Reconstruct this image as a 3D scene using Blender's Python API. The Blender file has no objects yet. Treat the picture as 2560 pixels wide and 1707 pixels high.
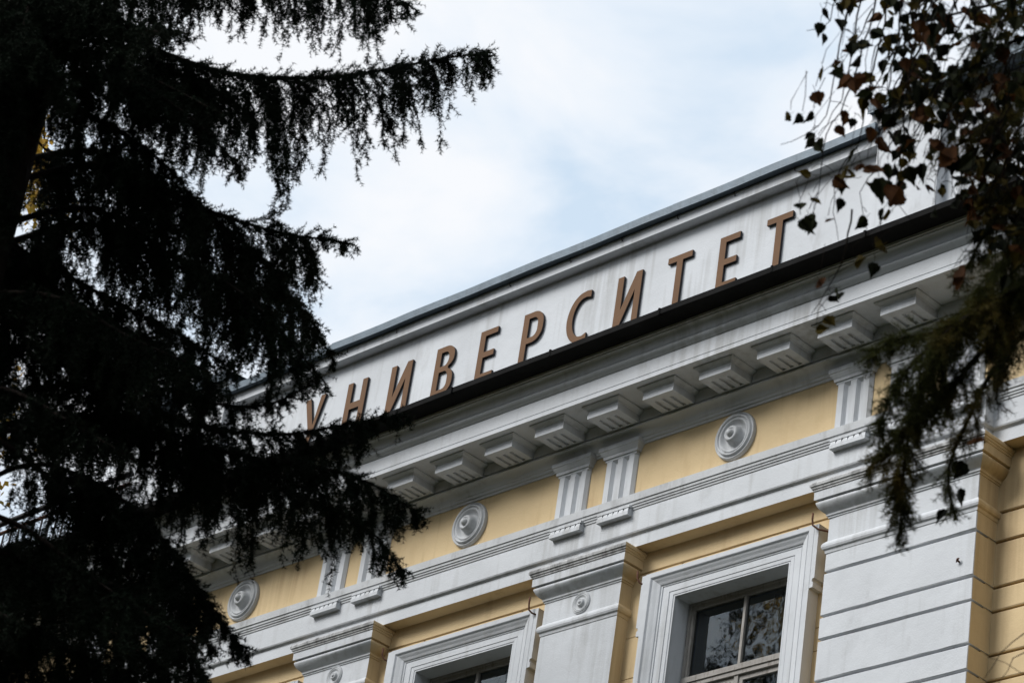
import bpy, math, random
import numpy as np
from mathutils import Vector, Matrix
R = math.radians
random.seed(7)
rng = np.random.default_rng(11)
SC = bpy.context.scene
COL = SC.collection

# ------------------------------------------------------------------ camera
AZ, EL, RO = R(49.4055), R(29.9754), R(9.1573)     # turned left of the facade normal, tilted up, rolled
CAM = Vector((19.99, -17.0, 1.6))
fwd = Vector((-math.sin(AZ) * math.cos(EL), math.cos(AZ) * math.cos(EL), math.sin(EL)))
rt = fwd.cross(Vector((0, 0, 1))).normalized(); up = rt.cross(fwd)
RT = rt * math.cos(RO) + up * math.sin(RO); UP = up * math.cos(RO) - rt * math.sin(RO)
cd = bpy.data.cameras.new('camera'); cam = bpy.data.objects.new('camera', cd); COL.objects.link(cam)
m = Matrix((RT, UP, -fwd)).transposed().to_4x4(); m.translation = CAM; cam.matrix_world = m
cd.sensor_width = 36; cd.lens = 105.0; cd.clip_end = 3000; cd.clip_start = 0.1
cd.dof.use_dof = True; cd.dof.focus_distance = 29.0; cd.dof.aperture_fstop = 11.0
SC.camera = cam

# ------------------------------------------------------------------ sky
SUN_DIR = Vector((-0.40, -0.78, 0.75)).normalized()      # towards the veiled sun
w = bpy.data.worlds.new('World'); SC.world = w; w.use_nodes = True
nt = w.node_tree; N = nt.nodes; L = nt.links; N.clear()
out = N.new('ShaderNodeOutputWorld')
sky = N.new('ShaderNodeTexSky'); sky.sky_type = 'NISHITA'; sky.sun_disc = False
sky.sun_elevation = math.asin(SUN_DIR.z); sky.sun_rotation = math.atan2(SUN_DIR.x, SUN_DIR.y)
sky.air_density = 1.2; sky.dust_density = 2.0
b1 = N.new('ShaderNodeBackground'); b1.inputs[1].default_value = 0.06; L.new(sky.outputs[0], b1.inputs[0])
tc = N.new('ShaderNodeTexCoord')
sep = N.new('ShaderNodeSeparateXYZ'); L.new(tc.outputs['Generated'], sep.inputs[0])
zz = N.new('ShaderNodeMath'); zz.operation = 'MAXIMUM'; L.new(sep.outputs[2], zz.inputs[0]); zz.inputs[1].default_value = 0.0
za = N.new('ShaderNodeMath'); za.operation = 'ADD'; L.new(zz.outputs[0], za.inputs[0]); za.inputs[1].default_value = 0.12
cx = N.new('ShaderNodeMath'); cx.operation = 'DIVIDE'; L.new(sep.outputs[0], cx.inputs[0]); L.new(za.outputs[0], cx.inputs[1])
cy = N.new('ShaderNodeMath'); cy.operation = 'DIVIDE'; L.new(sep.outputs[1], cy.inputs[0]); L.new(za.outputs[0], cy.inputs[1])
cmb = N.new('ShaderNodeCombineXYZ'); L.new(cx.outputs[0], cmb.inputs[0]); L.new(cy.outputs[0], cmb.inputs[1])
n1 = N.new('ShaderNodeTexNoise'); n1.inputs['Scale'].default_value = 6.5; n1.inputs['Detail'].default_value = 6.0
n1.inputs['Roughness'].default_value = 0.52; n1.inputs['Distortion'].default_value = 0.35; L.new(cmb.outputs[0], n1.inputs['Vector'])
cr = N.new('ShaderNodeValToRGB'); L.new(n1.outputs['Fac'], cr.inputs[0])
e = cr.color_ramp.elements
e[0].position = 0.33; e[0].color = (0.64, 0.77, 0.91, 1); e[1].position = 0.60; e[1].color = (0.96, 0.975, 1.0, 1)
x = e.new(0.46); x.color = (0.83, 0.90, 0.98, 1)
b2 = N.new('ShaderNodeBackground'); L.new(cr.outputs[0], b2.inputs[0]); b2.inputs[1].default_value = 0.505
mx = N.new('ShaderNodeMixShader'); mx.inputs[0].default_value = 0.9
L.new(b1.outputs[0], mx.inputs[1]); L.new(b2.outputs[0], mx.inputs[2]); L.new(mx.outputs[0], out.inputs[0])
sd = bpy.data.lights.new('sun', 'SUN'); sd.energy = 1.8; sd.angle = R(28); sd.color = (1.0, 0.985, 0.96)
so = bpy.data.objects.new('sun', sd); COL.objects.link(so); so.rotation_euler = (-SUN_DIR).to_track_quat('-Z', 'Y').to_euler()
vs = SC.view_settings; vs.view_transform = 'Standard'; vs.look = 'None'; vs.exposure = 1.08; vs.gamma = 1.0; vs.use_curve_mapping = False
try: SC.display_settings.display_device = 'sRGB'
except Exception: pass

# ------------------------------------------------------------------ helpers
def at(px, py, d):
    """world point seen at pixel (px,py) of the 2560x1707 photograph, d metres away"""
    v = RT * (px - 1280) + UP * (853.5 - py) + fwd * 7466.67
    return CAM + v.normalized() * d
def tag(o, label=None, cat=None, group=None, kind=None):
    if label: o['label'] = label
    if cat: o['category'] = cat
    if group: o['group'] = group
    if kind: o['kind'] = kind
    return o
def empty(name, loc=(0, 0, 0), parent=None):
    o = bpy.data.objects.new(name, None); COL.objects.link(o); o.location = loc; o.empty_display_size = .2
    if parent: o.parent = parent
    return o

class MB:
    def __init__(s): s.v = []; s.f = []; s.m = []; s.sm = []
    def face(s, idx, mat=0, smooth=False): s.f.append(tuple(idx)); s.m.append(mat); s.sm.append(smooth)
    def box(s, x0, x1, y0, y1, z0, z1, mat=0, side=None, bottom=None):
        """front is y0; side/bottom: other material slots for those faces"""
        b = len(s.v); s.v += [(x0,y0,z0),(x1,y0,z0),(x1,y1,z0),(x0,y1,z0),(x0,y0,z1),(x1,y0,z1),(x1,y1,z1),(x0,y1,z1)]
        sm = mat if side is None else side; bm = mat if bottom is None else bottom
        for q, k in (((0,3,2,1),bm),((4,5,6,7),mat),((0,1,5,4),mat),((1,2,6,5),sm),((2,3,7,6),mat),((3,0,4,7),sm)):
            s.face([b+i for i in q], k)
    def block(s, x0, x1, y0, y1, z0, z1, c=.01, mat=0, side=None):
        """box whose front face is chamfered by c and slightly uneven, like painted stone"""
        sm = mat if side is None else side
        j = lambda: random.uniform(-.0035, .0035)
        b = len(s.v)
        s.v += [(x0,y1,z0),(x1,y1,z0),(x1,y1,z1),(x0,y1,z1)]
        s.v += [(x0,y0+c+j(),z0),(x1,y0+c+j(),z0),(x1,y0+c+j(),z1),(x0,y0+c+j(),z1)]
        n = 11; top = []; bot = []
        for k in range(n):
            t = k/(n-1); xx = x0+c*.5+(x1-x0-c)*t
            bot.append(len(s.v)); s.v.append((xx, y0+j()*.6, z0+c+j())); top.append(len(s.v)); s.v.append((xx, y0+j()*.6, z1-c+j()))
        B, T = bot, top
        for k in range(n-1): s.face((B[k],B[k+1],T[k+1],T[k]), mat)
        s.face([b+4]+[b+5]+B[::-1], mat); s.face([b+6,b+7]+T, mat)
        s.face((b+5,b+6,T[-1],B[-1]), mat); s.face((b+7,b+4,B[0],T[0]), mat)
        s.face((b+1,b+2,b+6,b+5), sm); s.face((b+3,b+0,b+4,b+7), sm); s.face((b+0,b+1,b+5,b+4), mat); s.face((b+2,b+3,b+7,b+6), mat); s.face((b,b+3,b+2,b+1), mat)
    def sweep(s, prof, path, matf=None, caps=True, smooth=()):
        """profile of (out, z) carried along a 2D path, mitred; outward is to the right of the direction of travel"""
        P = [Vector(p) for p in path]; n = len(P); rows = []
        for i in range(n):
            ns = []
            if i > 0: d = (P[i]-P[i-1]).normalized(); ns.append(Vector((d.y, -d.x)))
            if i < n-1: d = (P[i+1]-P[i]).normalized(); ns.append(Vector((d.y, -d.x)))
            o = ns[0] if len(ns) == 1 else (ns[0]+ns[1])/(1+ns[0].dot(ns[1]))
            row = []
            for (u, z) in prof:
                row.append(len(s.v)); s.v.append((P[i].x+o.x*u, P[i].y+o.y*u, z))
            rows.append(row)
        for i in range(n-1):
            d = (P[i+1]-P[i]).normalized(); nrm = (d.y, -d.x)
            for k in range(len(prof)-1):
                du = prof[k+1][0]-prof[k][0]; dz = prof[k+1][1]-prof[k][1]
                mt = matf(nrm, du, dz, prof[k]) if matf else 0
                s.face((rows[i][k], rows[i+1][k], rows[i+1][k+1], rows[i][k+1]), mt, k in smooth)
        if caps:
            s.face(rows[0], matf((-1,0), 0, 1, prof[0]) if matf else 0); s.face(rows[-1][::-1], matf((1,0), 0, 1, prof[0]) if matf else 0)
    def lathe(s, prof, c, n=40, mat=0):
        """profile (radius, out) round an axis along -y through c"""
        rows = []
        for (r, o) in prof:
            if r < 1e-6: rows.append([len(s.v)]); s.v.append((c[0], c[1]-o, c[2])); continue
            row = []
            for k in range(n):
                a = 2*math.pi*k/n; row.append(len(s.v)); s.v.append((c[0]+r*math.cos(a), c[1]-o, c[2]+r*math.sin(a)))
            rows.append(row)
        for a, b in zip(rows, rows[1:]):
            for k in range(n):
                k2 = (k+1) % n
                if len(b) == 1: s.face((a[k], a[k2], b[0]), mat, True)
                else: s.face((a[k], a[k2], b[k2], b[k]), mat, True)
    def tube(s, pts, rad, n=6, mat=0, cap=True):
        P = [Vector(p) for p in pts]; rows = []
        ref = Vector((.31, .17, .93)).normalized()
        for i, p in enumerate(P):
            t = (P[min(i+1, len(P)-1)]-P[max(i-1, 0)]).normalized()
            a = t.cross(ref)
            if a.length < .05: a = t.cross(Vector((1, 0, 0)))
            a.normalize(); b = t.cross(a); r = rad[i] if isinstance(rad, (list, tuple)) else rad
            row = []
            for k in range(n):
                an = 2*math.pi*k/n; q = p+a*(r*math.cos(an))+b*(r*math.sin(an)); row.append(len(s.v)); s.v.append(tuple(q))
            rows.append(row)
        for a, b in zip(rows, rows[1:]):
            for k in range(n): s.face((a[k], a[(k+1) % n], b[(k+1) % n], b[k]), mat, True)
        if cap: s.face(rows[0][::-1], mat); s.face(rows[-1], mat)
    def mesh(s, name, mats):
        me = bpy.data.meshes.new(name); me.from_pydata(s.v, [], s.f)
        for mt in (mats if isinstance(mats, (list, tuple)) else [mats]): me.materials.append(mt)
        me.polygons.foreach_set('material_index', s.m); me.polygons.foreach_set('use_smooth', s.sm); me.update()
        return me
    def build(s, name, mats, parent=None):
        o = bpy.data.objects.new(name, s.mesh(name, mats)); COL.objects.link(o)
        if parent: o.parent = parent
        return o
def inst(name, me, loc, parent=None, rot=None, scale=None):
    o = bpy.data.objects.new(name, me); COL.objects.link(o); o.location = loc
    if rot is not None: o.rotation_euler = rot
    if scale is not None: o.scale = scale
    if parent: o.parent = parent
    return o

# ------------------------------------------------------------------ materials
def mat(name, col, rough=.85, var=.08, vscale=3.0, fine=60.0, bump=.02, stain=None, metal=0.0, spec=.3, trans=0.0, streak=None):
    """plain coloured surface with uneven tone, fine grain and optional dirt streaks running down"""
    M = bpy.data.materials.new(name); M.use_nodes = True; t = M.node_tree; n = t.nodes; l = t.links
    bs = n['Principled BSDF']; bs.inputs['Roughness'].default_value = rough; bs.inputs['Metallic'].default_value = metal
    bs.inputs['Specular IOR Level'].default_value = spec
    g = n.new('ShaderNodeNewGeometry')
    a = n.new('ShaderNodeTexNoise'); a.inputs['Scale'].default_value = vscale; a.inputs['Detail'].default_value = 5; l.new(g.outputs['Position'], a.inputs['Vector'])
    r = n.new('ShaderNodeValToRGB'); l.new(a.outputs['Fac'], r.inputs[0])
    r.color_ramp.elements[0].position = .3; r.color_ramp.elements[1].position = .7
    r.color_ramp.elements[0].color = tuple(max(0, c*(1-var)) for c in col)+(1,); r.color_ramp.elements[1].color = tuple(c*(1+var*.6) for c in col)+(1,)
    src = r.outputs[0]
    if stain:
        scol, amt, scale, lo, hi = stain
        mp = n.new('ShaderNodeMapping'); mp.inputs['Scale'].default_value = scale; l.new(g.outputs['Position'], mp.inputs['Vector'])
        q = n.new('ShaderNodeTexNoise'); q.inputs['Scale'].default_value = 1; q.inputs['Detail'].default_value = 6; q.inputs['Roughness'].default_value = .65; l.new(mp.outputs[0], q.inputs['Vector'])
        mr = n.new('ShaderNodeMapRange'); mr.inputs['From Min'].default_value = lo; mr.inputs['From Max'].default_value = hi; mr.inputs['To Max'].default_value = amt; l.new(q.outputs['Fac'], mr.inputs['Value'])
        mi = n.new('ShaderNodeMix'); mi.data_type = 'RGBA'; l.new(mr.outputs[0], mi.inputs[0]); l.new(src, mi.inputs[6]); mi.inputs[7].default_value = scol+(1,)
        src = mi.outputs[2]
    if streak:
        mp = n.new('ShaderNodeMapping'); mp.inputs['Scale'].default_value = (13, 13, .55); l.new(g.outputs['Position'], mp.inputs['Vector'])
        q = n.new('ShaderNodeTexNoise'); q.inputs['Scale'].default_value = 1; q.inputs['Detail'].default_value = 4; l.new(mp.outputs[0], q.inputs['Vector'])
        q2 = n.new('ShaderNodeTexNoise'); q2.inputs['Scale'].default_value = .9; q2.inputs['Detail'].default_value = 2; l.new(g.outputs['Position'], q2.inputs['Vector'])
        pm = n.new('ShaderNodeMath'); pm.operation = 'MULTIPLY'; l.new(q.outputs['Fac'], pm.inputs[0]); l.new(q2.outputs['Fac'], pm.inputs[1])
        mr = n.new('ShaderNodeMapRange'); mr.inputs['From Min'].default_value = .27; mr.inputs['From Max'].default_value = .42; mr.inputs['To Max'].default_value = streak[1]; l.new(pm.outputs[0], mr.inputs['Value'])
        mi = n.new('ShaderNodeMix'); mi.data_type = 'RGBA'; l.new(mr.outputs[0], mi.inputs[0]); l.new(src, mi.inputs[6]); mi.inputs[7].default_value = streak[0]+(1,)
        src = mi.outputs[2]
    l.new(src, bs.inputs['Base Color'])
    if bump:
        f = n.new('ShaderNodeTexNoise'); f.inputs['Scale'].default_value = fine; f.inputs['Detail'].default_value = 4; l.new(g.outputs['Position'], f.inputs['Vector'])
        f2 = n.new('ShaderNodeTexNoise'); f2.inputs['Scale'].default_value = 7; f2.inputs['Detail'].default_value = 3; l.new(g.outputs['Position'], f2.inputs['Vector'])
        ad = n.new('ShaderNodeMath'); ad.operation = 'MULTIPLY_ADD'; l.new(f2.outputs['Fac'], ad.inputs[0]); ad.inputs[1].default_value = 3.0; l.new(f.outputs['Fac'], ad.inputs[2])
        bp = n.new('ShaderNodeBump'); bp.inputs['Strength'].default_value = 1; bp.inputs['Distance'].default_value = bump; l.new(ad.outputs[0], bp.inputs['Height']); l.new(bp.outputs[0], bs.inputs['Normal'])
    if trans:
        tr = n.new('ShaderNodeBsdfTranslucent'); l.new(src, tr.inputs[0])
        ms = n.new('ShaderNodeMixShader'); ms.inputs[0].default_value = trans; l.new(bs.outputs[0], ms.inputs[1]); l.new(tr.outputs[0], ms.inputs[2])
        l.new(ms.outputs[0], n['Material Output'].inputs[0])
    return M
GRIME = (.16, .15, .13)
WHITE = mat('white_painted_plaster', (.53, .55, .575), var=.08, vscale=1.6, bump=.0018, stain=(GRIME, .5, (2.6, 2.6, 1.1), .57, .85), streak=((.24, .235, .22), .38))
WHITE_DIRTY = mat('weathered_white_moulding', (.47, .485, .50), var=.1, vscale=2.5, bump=.002, stain=((.12, .115, .105), .7, (8, 8, 2.2), .5, .85))
WHITE_SOOT = mat('sooty_white_moulding', (.45, .455, .46), var=.12, vscale=3, bump=.003, stain=((.05, .047, .042), .95, (11, 11, 4.0), .44, .74))
YELLOW = mat('ochre_plaster', (.56, .43, .25), var=.10, vscale=1.1, bump=.0016, stain=((.40, .27, .14), .5, (4, 4, 1.2), .52, .8), streak=((.30, .20, .10), .4))
STAINED = mat('stained_ochre_plaster', (.40, .27, .12), var=.15, vscale=4, bump=.004)
BRONZE = mat('bronze_letter_face', (.138, .076, .041), rough=.7, var=.08, bump=0, spec=.12)
BLACKEDGE = mat('black_letter_edge', (.012, .011, .014), rough=.5, var=.1, bump=0)
ZINC = mat('zinc_coping', (.082, .112, .140), rough=.55, var=.16, vscale=5, bump=.002, metal=.25, spec=.5, stain=((.045, .06, .07), .6, (30, 30, 1.5), .5, .8))
BLACKMETAL = mat('black_painted_flashing', (.009, .009, .009), rough=.9, var=.3, vscale=6, bump=.002, spec=.1)
RUST = mat('rusty_iron', (.10, .045, .028), rough=.9, var=.35, vscale=25, bump=.002)
DARKIRON = mat('dark_iron', (.015, .015, .017), rough=.6, var=.2, bump=0)
SASH = mat('old_painted_wood', (.30, .285, .265), rough=.8, var=.15, vscale=8, bump=.003, stain=((.12, .10, .08), .8, (30, 30, 7), .52, .72))
INTERIOR = mat('dark_room', (.035, .034, .032), rough=.95, var=.2, bump=0)
CURTAIN = mat('faded_curtain', (.10, .10, .10), rough=.95, var=.15, vscale=6, bump=0)
ROOFM = mat('roof_sheet', (.12, .13, .13), rough=.6, var=.2, bump=.002)
MOSS = mat('dry_moss', (.13, .12, .06), rough=1, var=.4, vscale=20, bump=0)
GROUND = mat('park_grass', (.05, .058, .026), rough=1, var=.4, vscale=.7, bump=.03, stain=((.09, .07, .045), .8, (.5, .5, .5), .5, .7))
BARK = mat('spruce_bark', (.016, .013, .011), rough=1, var=.4, vscale=9, fine=40, bump=.02, spec=.05)
TWIG = mat('dark_twig', (.014, .011, .009), rough=1, var=.3, vscale=9, bump=0, spec=.05)
NEEDLE = mat('spruce_needles', (.010, .017, .010), rough=.8, var=.5, vscale=2.5, bump=0, trans=.12, spec=.06)
NEEDLE_Y = mat('yellowing_needles', (.046, .052, .016), rough=.7, var=.65, vscale=2.2, bump=0, trans=.35, spec=.1, stain=((.16, .10, .02), .8, (2.5, 2.5, 2.5), .54, .72))
BIRCHBARK = mat('birch_bark', (.45, .44, .42), rough=.9, var=.3, vscale=5, bump=.01, stain=((.03, .03, .03), .9, (3, 3, 18), .58, .68))
LEAF = [mat('leaf_dark_green', (.013, .016, .006), rough=.7, var=.35, vscale=30, bump=0, trans=.25, spec=.04),
        mat('leaf_olive', (.050, .038, .008), rough=.7, var=.4, vscale=30, bump=0, trans=.35, spec=.04),
        mat('leaf_rust', (.050, .020, .006), rough=.7, var=.4, vscale=30, bump=0, trans=.35, spec=.04),
        mat('leaf_black_green', (.008, .010, .005), rough=.7, var=.35, vscale=30, bump=0, trans=.2, spec=.04)]
LEAF_Y = mat('leaf_yellow', (.42, .26, .04), rough=.6, var=.4, vscale=6, bump=0, trans=.5, stain=((.16, .16, .03), .9, (4, 4, 4), .5, .65))
def glass():
    M = bpy.data.materials.new('window_glass'); M.use_nodes = True; t = M.node_tree; n = t.nodes; l = t.links
    n.remove(n['Principled BSDF'])
    tr = n.new('ShaderNodeBsdfTransparent'); tr.inputs[0].default_value = (.80, .84, .84, 1)
    gl = n.new('ShaderNodeBsdfGlossy'); gl.inputs['Roughness'].default_value = .03; gl.inputs[0].default_value = (.86, .95, 1, 1)
    fr = n.new('ShaderNodeFresnel'); fr.inputs['IOR'].default_value = 1.95
    g = n.new('ShaderNodeNewGeometry'); no = n.new('ShaderNodeTexNoise'); no.inputs['Scale'].default_value = 3.5; l.new(g.outputs['Position'], no.inputs['Vector'])
    bp = n.new('ShaderNodeBump'); bp.inputs['Distance'].default_value = .003; l.new(no.outputs['Fac'], bp.inputs['Height']); l.new(bp.outputs[0], gl.inputs['Normal'])
    ms = n.new('ShaderNodeMixShader'); l.new(fr.outputs[0], ms.inputs[0]); l.new(tr.outputs[0], ms.inputs[1]); l.new(gl.outputs[0], ms.inputs[2])
    l.new(ms.outputs[0], n['Material Output'].inputs[0]); return M
GLASS = glass()

# ------------------------------------------------------------------ ground
g = MB(); g.v = [(-900, -900, 0), (900, -900, 0), (900, 900, 0), (-900, 900, 0)]; g.face((0, 1, 2, 3))
tag(g.build('ground', GROUND), kind='structure')

# ------------------------------------------------------------------ the building
Zc = 1.6                                   # heights below were measured from the eye
def z(h): return h + Zc
HW = 6.26                                  # half width of the projecting middle part
WG = .12                                   # the wings stand this far back
BD = empty('university_building', (0, 0, 0))
tag(BD, 'ochre and white classical building with columned cornice and lettered parapet', 'building')
PATH = [(-17, WG), (-HW, WG), (-HW, 0), (HW, 0), (HW, WG), (17, WG)]
def side_yellow(nrm, du, dz, p): return 1 if abs(nrm[0]) > .5 else 0

# walls: backing, then plaster courses
WY = .15
core = MB(); core.box(-17, 17, 1.6, 14, 0, z(14.0), 0); core.build('core_wall', INTERIOR, BD)
WIN = [(-3.42, 0), (0.02, 0), (3.48, 0)]                       # bay centres
WCX = [-3.36, 0.075, 3.481]                                    # window centres
WHW = .668; WTOP = z(11.612); WBOT = z(9.1)
JZ = [z(11.98), z(11.35), z(10.935), z(10.717), z(10.33), z(10.10), z(9.70), z(9.48), z(9.08), z(8.0), z(6.4), z(4.6), z(2.8), z(1.0), 0.0]
bk = MB()
xs = [-HW+.02]
for c in WCX: xs += [c-WHW-.012, c+WHW+.012]
xs += [HW-.02]
for i in range(0, len(xs), 2): bk.box(xs[i], xs[i+1], WY+.022, WY+.42, 0, z(12.3))
for c in WCX:
    bk.box(c-WHW-.012, c+WHW+.012, WY+.022, WY+.42, WTOP+.002, z(12.3)); bk.box(c-WHW-.012, c+WHW+.012, WY+.022, WY+.42, 0, WBOT-.002)
wall = bk.build('wall', YELLOW, BD)
PX = [-1.71, 1.71]; PW = .49                                    # pilasters
CP0, CP1 = 4.65, 6.25                                           # corner piers
spans = [(-CP0, -1.71-PW), (-1.71+PW, 1.71-PW), (1.71+PW, CP0)]
prev = z(12.3)
for k, j in enumerate(JZ):
    gap = .016 if k == 0 else .005
    z1, z0 = prev, j+gap/2
    for (a, b), c in zip(spans, WCX):
        wl, wr = c-WHW-.02, c+WHW+.02
        segs = [(a, b)] if (z0 >= WTOP or z1 <= WBOT) else [(a, wl), (wr, b)]
        for (p, q) in segs:
            mb = MB(); mb.block(p-(.03 if p == a else 0), q+(.03 if q == b else 0), WY, WY+.02, z0, z1, c=.004 if k else .006); mb.build('plaster_course', [YELLOW, YELLOW], wall)
        if z0 < WTOP < z1:
            mb = MB(); mb.block(wl+.02, wr-.02, WY+.001, WY+.02, WTOP+.02, z1, c=.004); mb.build('plaster_course', [YELLOW, YELLOW], wall)
    prev = j-gap/2
# wings: ochre blocks with dark joints
for s_ in (1, -1):
    mb = MB()
    mb.box(min(s_*(HW-.05), s_*17), max(s_*(HW-.05), s_*17), WG+WY+.03, WG+WY+.4, 0, z(12.3)); wing = mb.build('wing_wall', STAINED, BD)
    prev = z(12.3)
    for k, j in enumerate([z(11.62)]+JZ[1:10]):
        g_ = .02; x0 = HW-.04
        mb = MB(); a, b = sorted((s_*x0, s_*12.0)); mb.block(a, b, WG+WY, WG+WY+.028, j+g_/2, prev, c=.008); mb.build('plaster_block', [YELLOW, YELLOW], wing); prev = j-g_/2

# architrave, frieze, cornice
def arch_m(nrm, du, dz, p):
    if abs(du) > .1 and p[1] < z(12.25): return 1
    return 2 if (z(12.31) < p[1] < z(12.336) or z(12.563) < p[1] < z(12.643)) else 0
mb = MB(); mb.sweep([(-.2, z(12.19)), (0, z(12.19)), (0, z(12.313)), (.008, z(12.314)), (.010, z(12.322)), (.026, z(12.327)), (.032, z(12.340)), (.032, z(12.565)),
    (.040, z(12.567)), (.042, z(12.588)), (.050, z(12.590)), (.052, z(12.610)), (.060, z(12.612)), (.062, z(12.638)), (.072, z(12.642)), (.072, z(12.720)), (-.05, z(12.728))], PATH, arch_m)
mb.build('architrave', [WHITE, YELLOW, WHITE_DIRTY], BD)
mb = MB(); mb.sweep([(-.1, z(12.70)), (0, z(12.70)), (0, z(13.30)), (-.1, z(13.30))], PATH); mb.build('frieze', YELLOW, BD)
cav = [(.048+.078*(1-math.cos(t)), z(13.335)+.078*math.sin(t)) for t in np.linspace(0, math.pi/2*.9, 7)]
mb = MB(); mb.sweep([(-.08, z(13.278)), (.014, z(13.278)), (.016, z(13.300)), (.032, z(13.304)), (.036, z(13.328)), (.046, z(13.332))]+cav+[(.130, z(13.414)), (.131, z(13.428)), (.098, z(13.431)), (.096, z(13.452)), (.118, z(13.455)), (.12, z(13.58)), (-.1, z(13.58))], PATH, smooth=range(5, 12))
mb.build('bed_moulding', WHITE, BD)
cv2 = [(.563+.052*(1-math.cos(t)), z(13.862)+.086*math.sin(t)) for t in np.linspace(0, math.pi/2*.92, 8)]
cy1 = [(.548+.028*(.5-.5*math.cos(t)), z(13.774)+.048*t/math.pi) for t in np.linspace(0, math.pi, 6)]
prof = [(.05, z(13.572)), (.50, z(13.572)), (.505, z(13.568)), (.542, z(13.568)), (.542, z(13.612)), (.534, z(13.616)), (.534, z(13.621)), (.540, z(13.623)), (.540, z(13.764)), (.533, z(13.767)), (.533, z(13.772))]+cy1+[(.580, z(13.832)), (.552, z(13.838)), (.552, z(13.858))]+cv2+[(.622, z(13.950)), (.622, z(13.966)), (.634, z(13.969)), (.634, z(13.996)), (-.3, z(13.999))]
mb = MB(); mb.sweep(prof, PATH, smooth=list(range(11, 16))+list(range(19, 27))); mb.build('cornice', WHITE, BD)
fprof = [(.60, z(14.000)), (.829, z(13.994)), (.838, z(13.988)), (.840, z(14.044)), (.70, z(14.056)), (-.3, z(14.16))]
def flashing(path):
    b = MB(); b.sweep(fprof, path)
    for k, v in enumerate(b.v):
        w_ = .0045*math.sin(v[0]*2.3+.7)+.003*math.sin(v[0]*6.1)+random.uniform(-.0015, .0015)
        if k % 6 in (1, 2, 3, 4): b.v[k] = (v[0], v[1]+w_*.8, v[2]+w_)
    b.build('flashing_sheet', BLACKMETAL, BD)
fx_ = [-5.3, -3.95, -2.6, -1.2, .35, 1.7, 3.1, 4.45, 5.5]
flashing([(-17, WG), (-HW, WG), (-HW, 0), (fx_[0], 0)])
for a, b_ in zip(fx_, fx_[1:]):
    dy = random.uniform(-.004, .004); flashing([(a+(b_-a)*k/5-(.012 if k == 0 else 0), dy) for k in range(6)])
flashing([(fx_[-1]-.01, .002), (HW, .002), (HW, WG), (17, WG)])
sm_ = MB(); sm_.v = []
for q in fx_:
    b = MB(); b.sweep([(.835, z(13.985)), (.847, z(13.985)), (.848, z(14.053)), (.70, z(14.067)), (-.2, z(14.16)), (-.2, z(14.1)), (.7, z(14.03))], [(q-.010, 0), (q+.010, 0)]); b.build('standing_seam', BLACKMETAL, BD)

# modillions
def modillion_mesh():
    b = MB(); h = .192; f = -.42; bk_ = -.10; zb = z(13.447)-z(0); zt = z(13.571)-z(0); Z0 = z(0)
    zb += Z0; zt += Z0
    # underside with three sunk slots
    xs_ = [-h, -.118, -.074, -.022, .022, .074, .118, h]; y1, y2 = f+.075, bk_-.05
    def q(*p): 
        i = len(b.v); b.v.extend(p); b.face((i, i+1, i+2, i+3))
    q((-h,f,zb),(h,f,zb),(h,y1,zb),(-h,y1,zb)); q((-h,y2,zb),(h,y2,zb),(h,bk_,zb),(-h,bk_,zb))
    for k in range(7):
        a, c = xs_[k], xs_[k+1]
        if k % 2 == 0: q((a,y1,zb),(c,y1,zb),(c,y2,zb),(a,y2,zb))
        else:
            d = zb+.022
            q((a,y1,zb),(c,y1,zb),(c,y1+.03,d),(a,y1+.03,d)); q((a,y1+.03,d),(c,y1+.03,d),(c,y2,d),(a,y2,d)); q((a,y2,d),(c,y2,d),(c,y2,zb),(a,y2,zb))
            q((a,y1,zb),(a,y1+.03,d),(a,y2,d),(a,y2,zb)); q((c,y1,zb),(c,y1+.03,d),(c,y2,d),(c,y2,zb))
    cym = [(0, zb), (0, zb+.078), (.006, zb+.080), (.008, zb+.086), (.016, zb+.094), (.030, zb+.100), (.040, zb+.108), (.046, zb+.113), (.046, zt-.001)]
    b.sweep(cym, [(-h, bk_), (-h, f), (h, f), (h, bk_)], caps=False)
    return b.mesh('modillion', WHITE)
MODM = modillion_mesh()
for k in range(-8, 9): inst('modillion', MODM, (k*.698-.005+random.uniform(-.008, .008), random.uniform(-.004, .004), random.uniform(-.002, .001)), BD, rot=(0, 0, random.uniform(-.008, .008)), scale=(random.uniform(.985, 1.015), 1, 1))

# triglyphs with their caps, regulae with guttae
def triglyph_mesh():
    b = MB(); hw = .2; z0 = z(12.715); z1 = z(13.215); zt = z(13.185); o1 = -.045; o2 = -.012
    u = [-.2, -.176, -.112, -.086, -.058, -.032, .032, .058, .086, .112, .176, .2]
    o = [o2, o1, o1, o2, o2, o1, o1, o2, o2, o1, o1, o2]
    i = len(b.v)
    for a, c in zip(u, o): b.v += [(a, c, z0), (a, c, zt)]
    for k in range(len(u)-1): b.face((i+2*k, i+2*k+2, i+2*k+3, i+2*k+1))
    b.box(-hw, hw, o1, .01, zt-.004, z1)
    for sx in (-1, 1): b.box(min(sx*hw, sx*(hw-.001)), max(sx*hw, sx*(hw-.001)), o2, .01, z0, z1)
    for a, c, d in ((-.088, -.056, 0), (.056, .088, 0)): 
        j = len(b.v); b.v += [(a, o2, zt-.030), (c, o2, zt-.030), (c+.026, o1, zt-.003), (a-.026, o1, zt-.003)]; b.face((j, j+1, j+2, j+3))
    cap = [(0, z(13.205)), (.014, z(13.205)), (.018, z(13.232)), (.026, z(13.240)), (.040, z(13.262)), (.046, z(13.276)), (.054, z(13.280)), (.054, z(13.320)), (0, z(13.332))]
    b.sweep(cap, [(-hw-.004, .0), (-hw-.004, -.045), (hw+.004, -.045), (hw+.004, .0)])
    return b.mesh('triglyph', WHITE)
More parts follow.
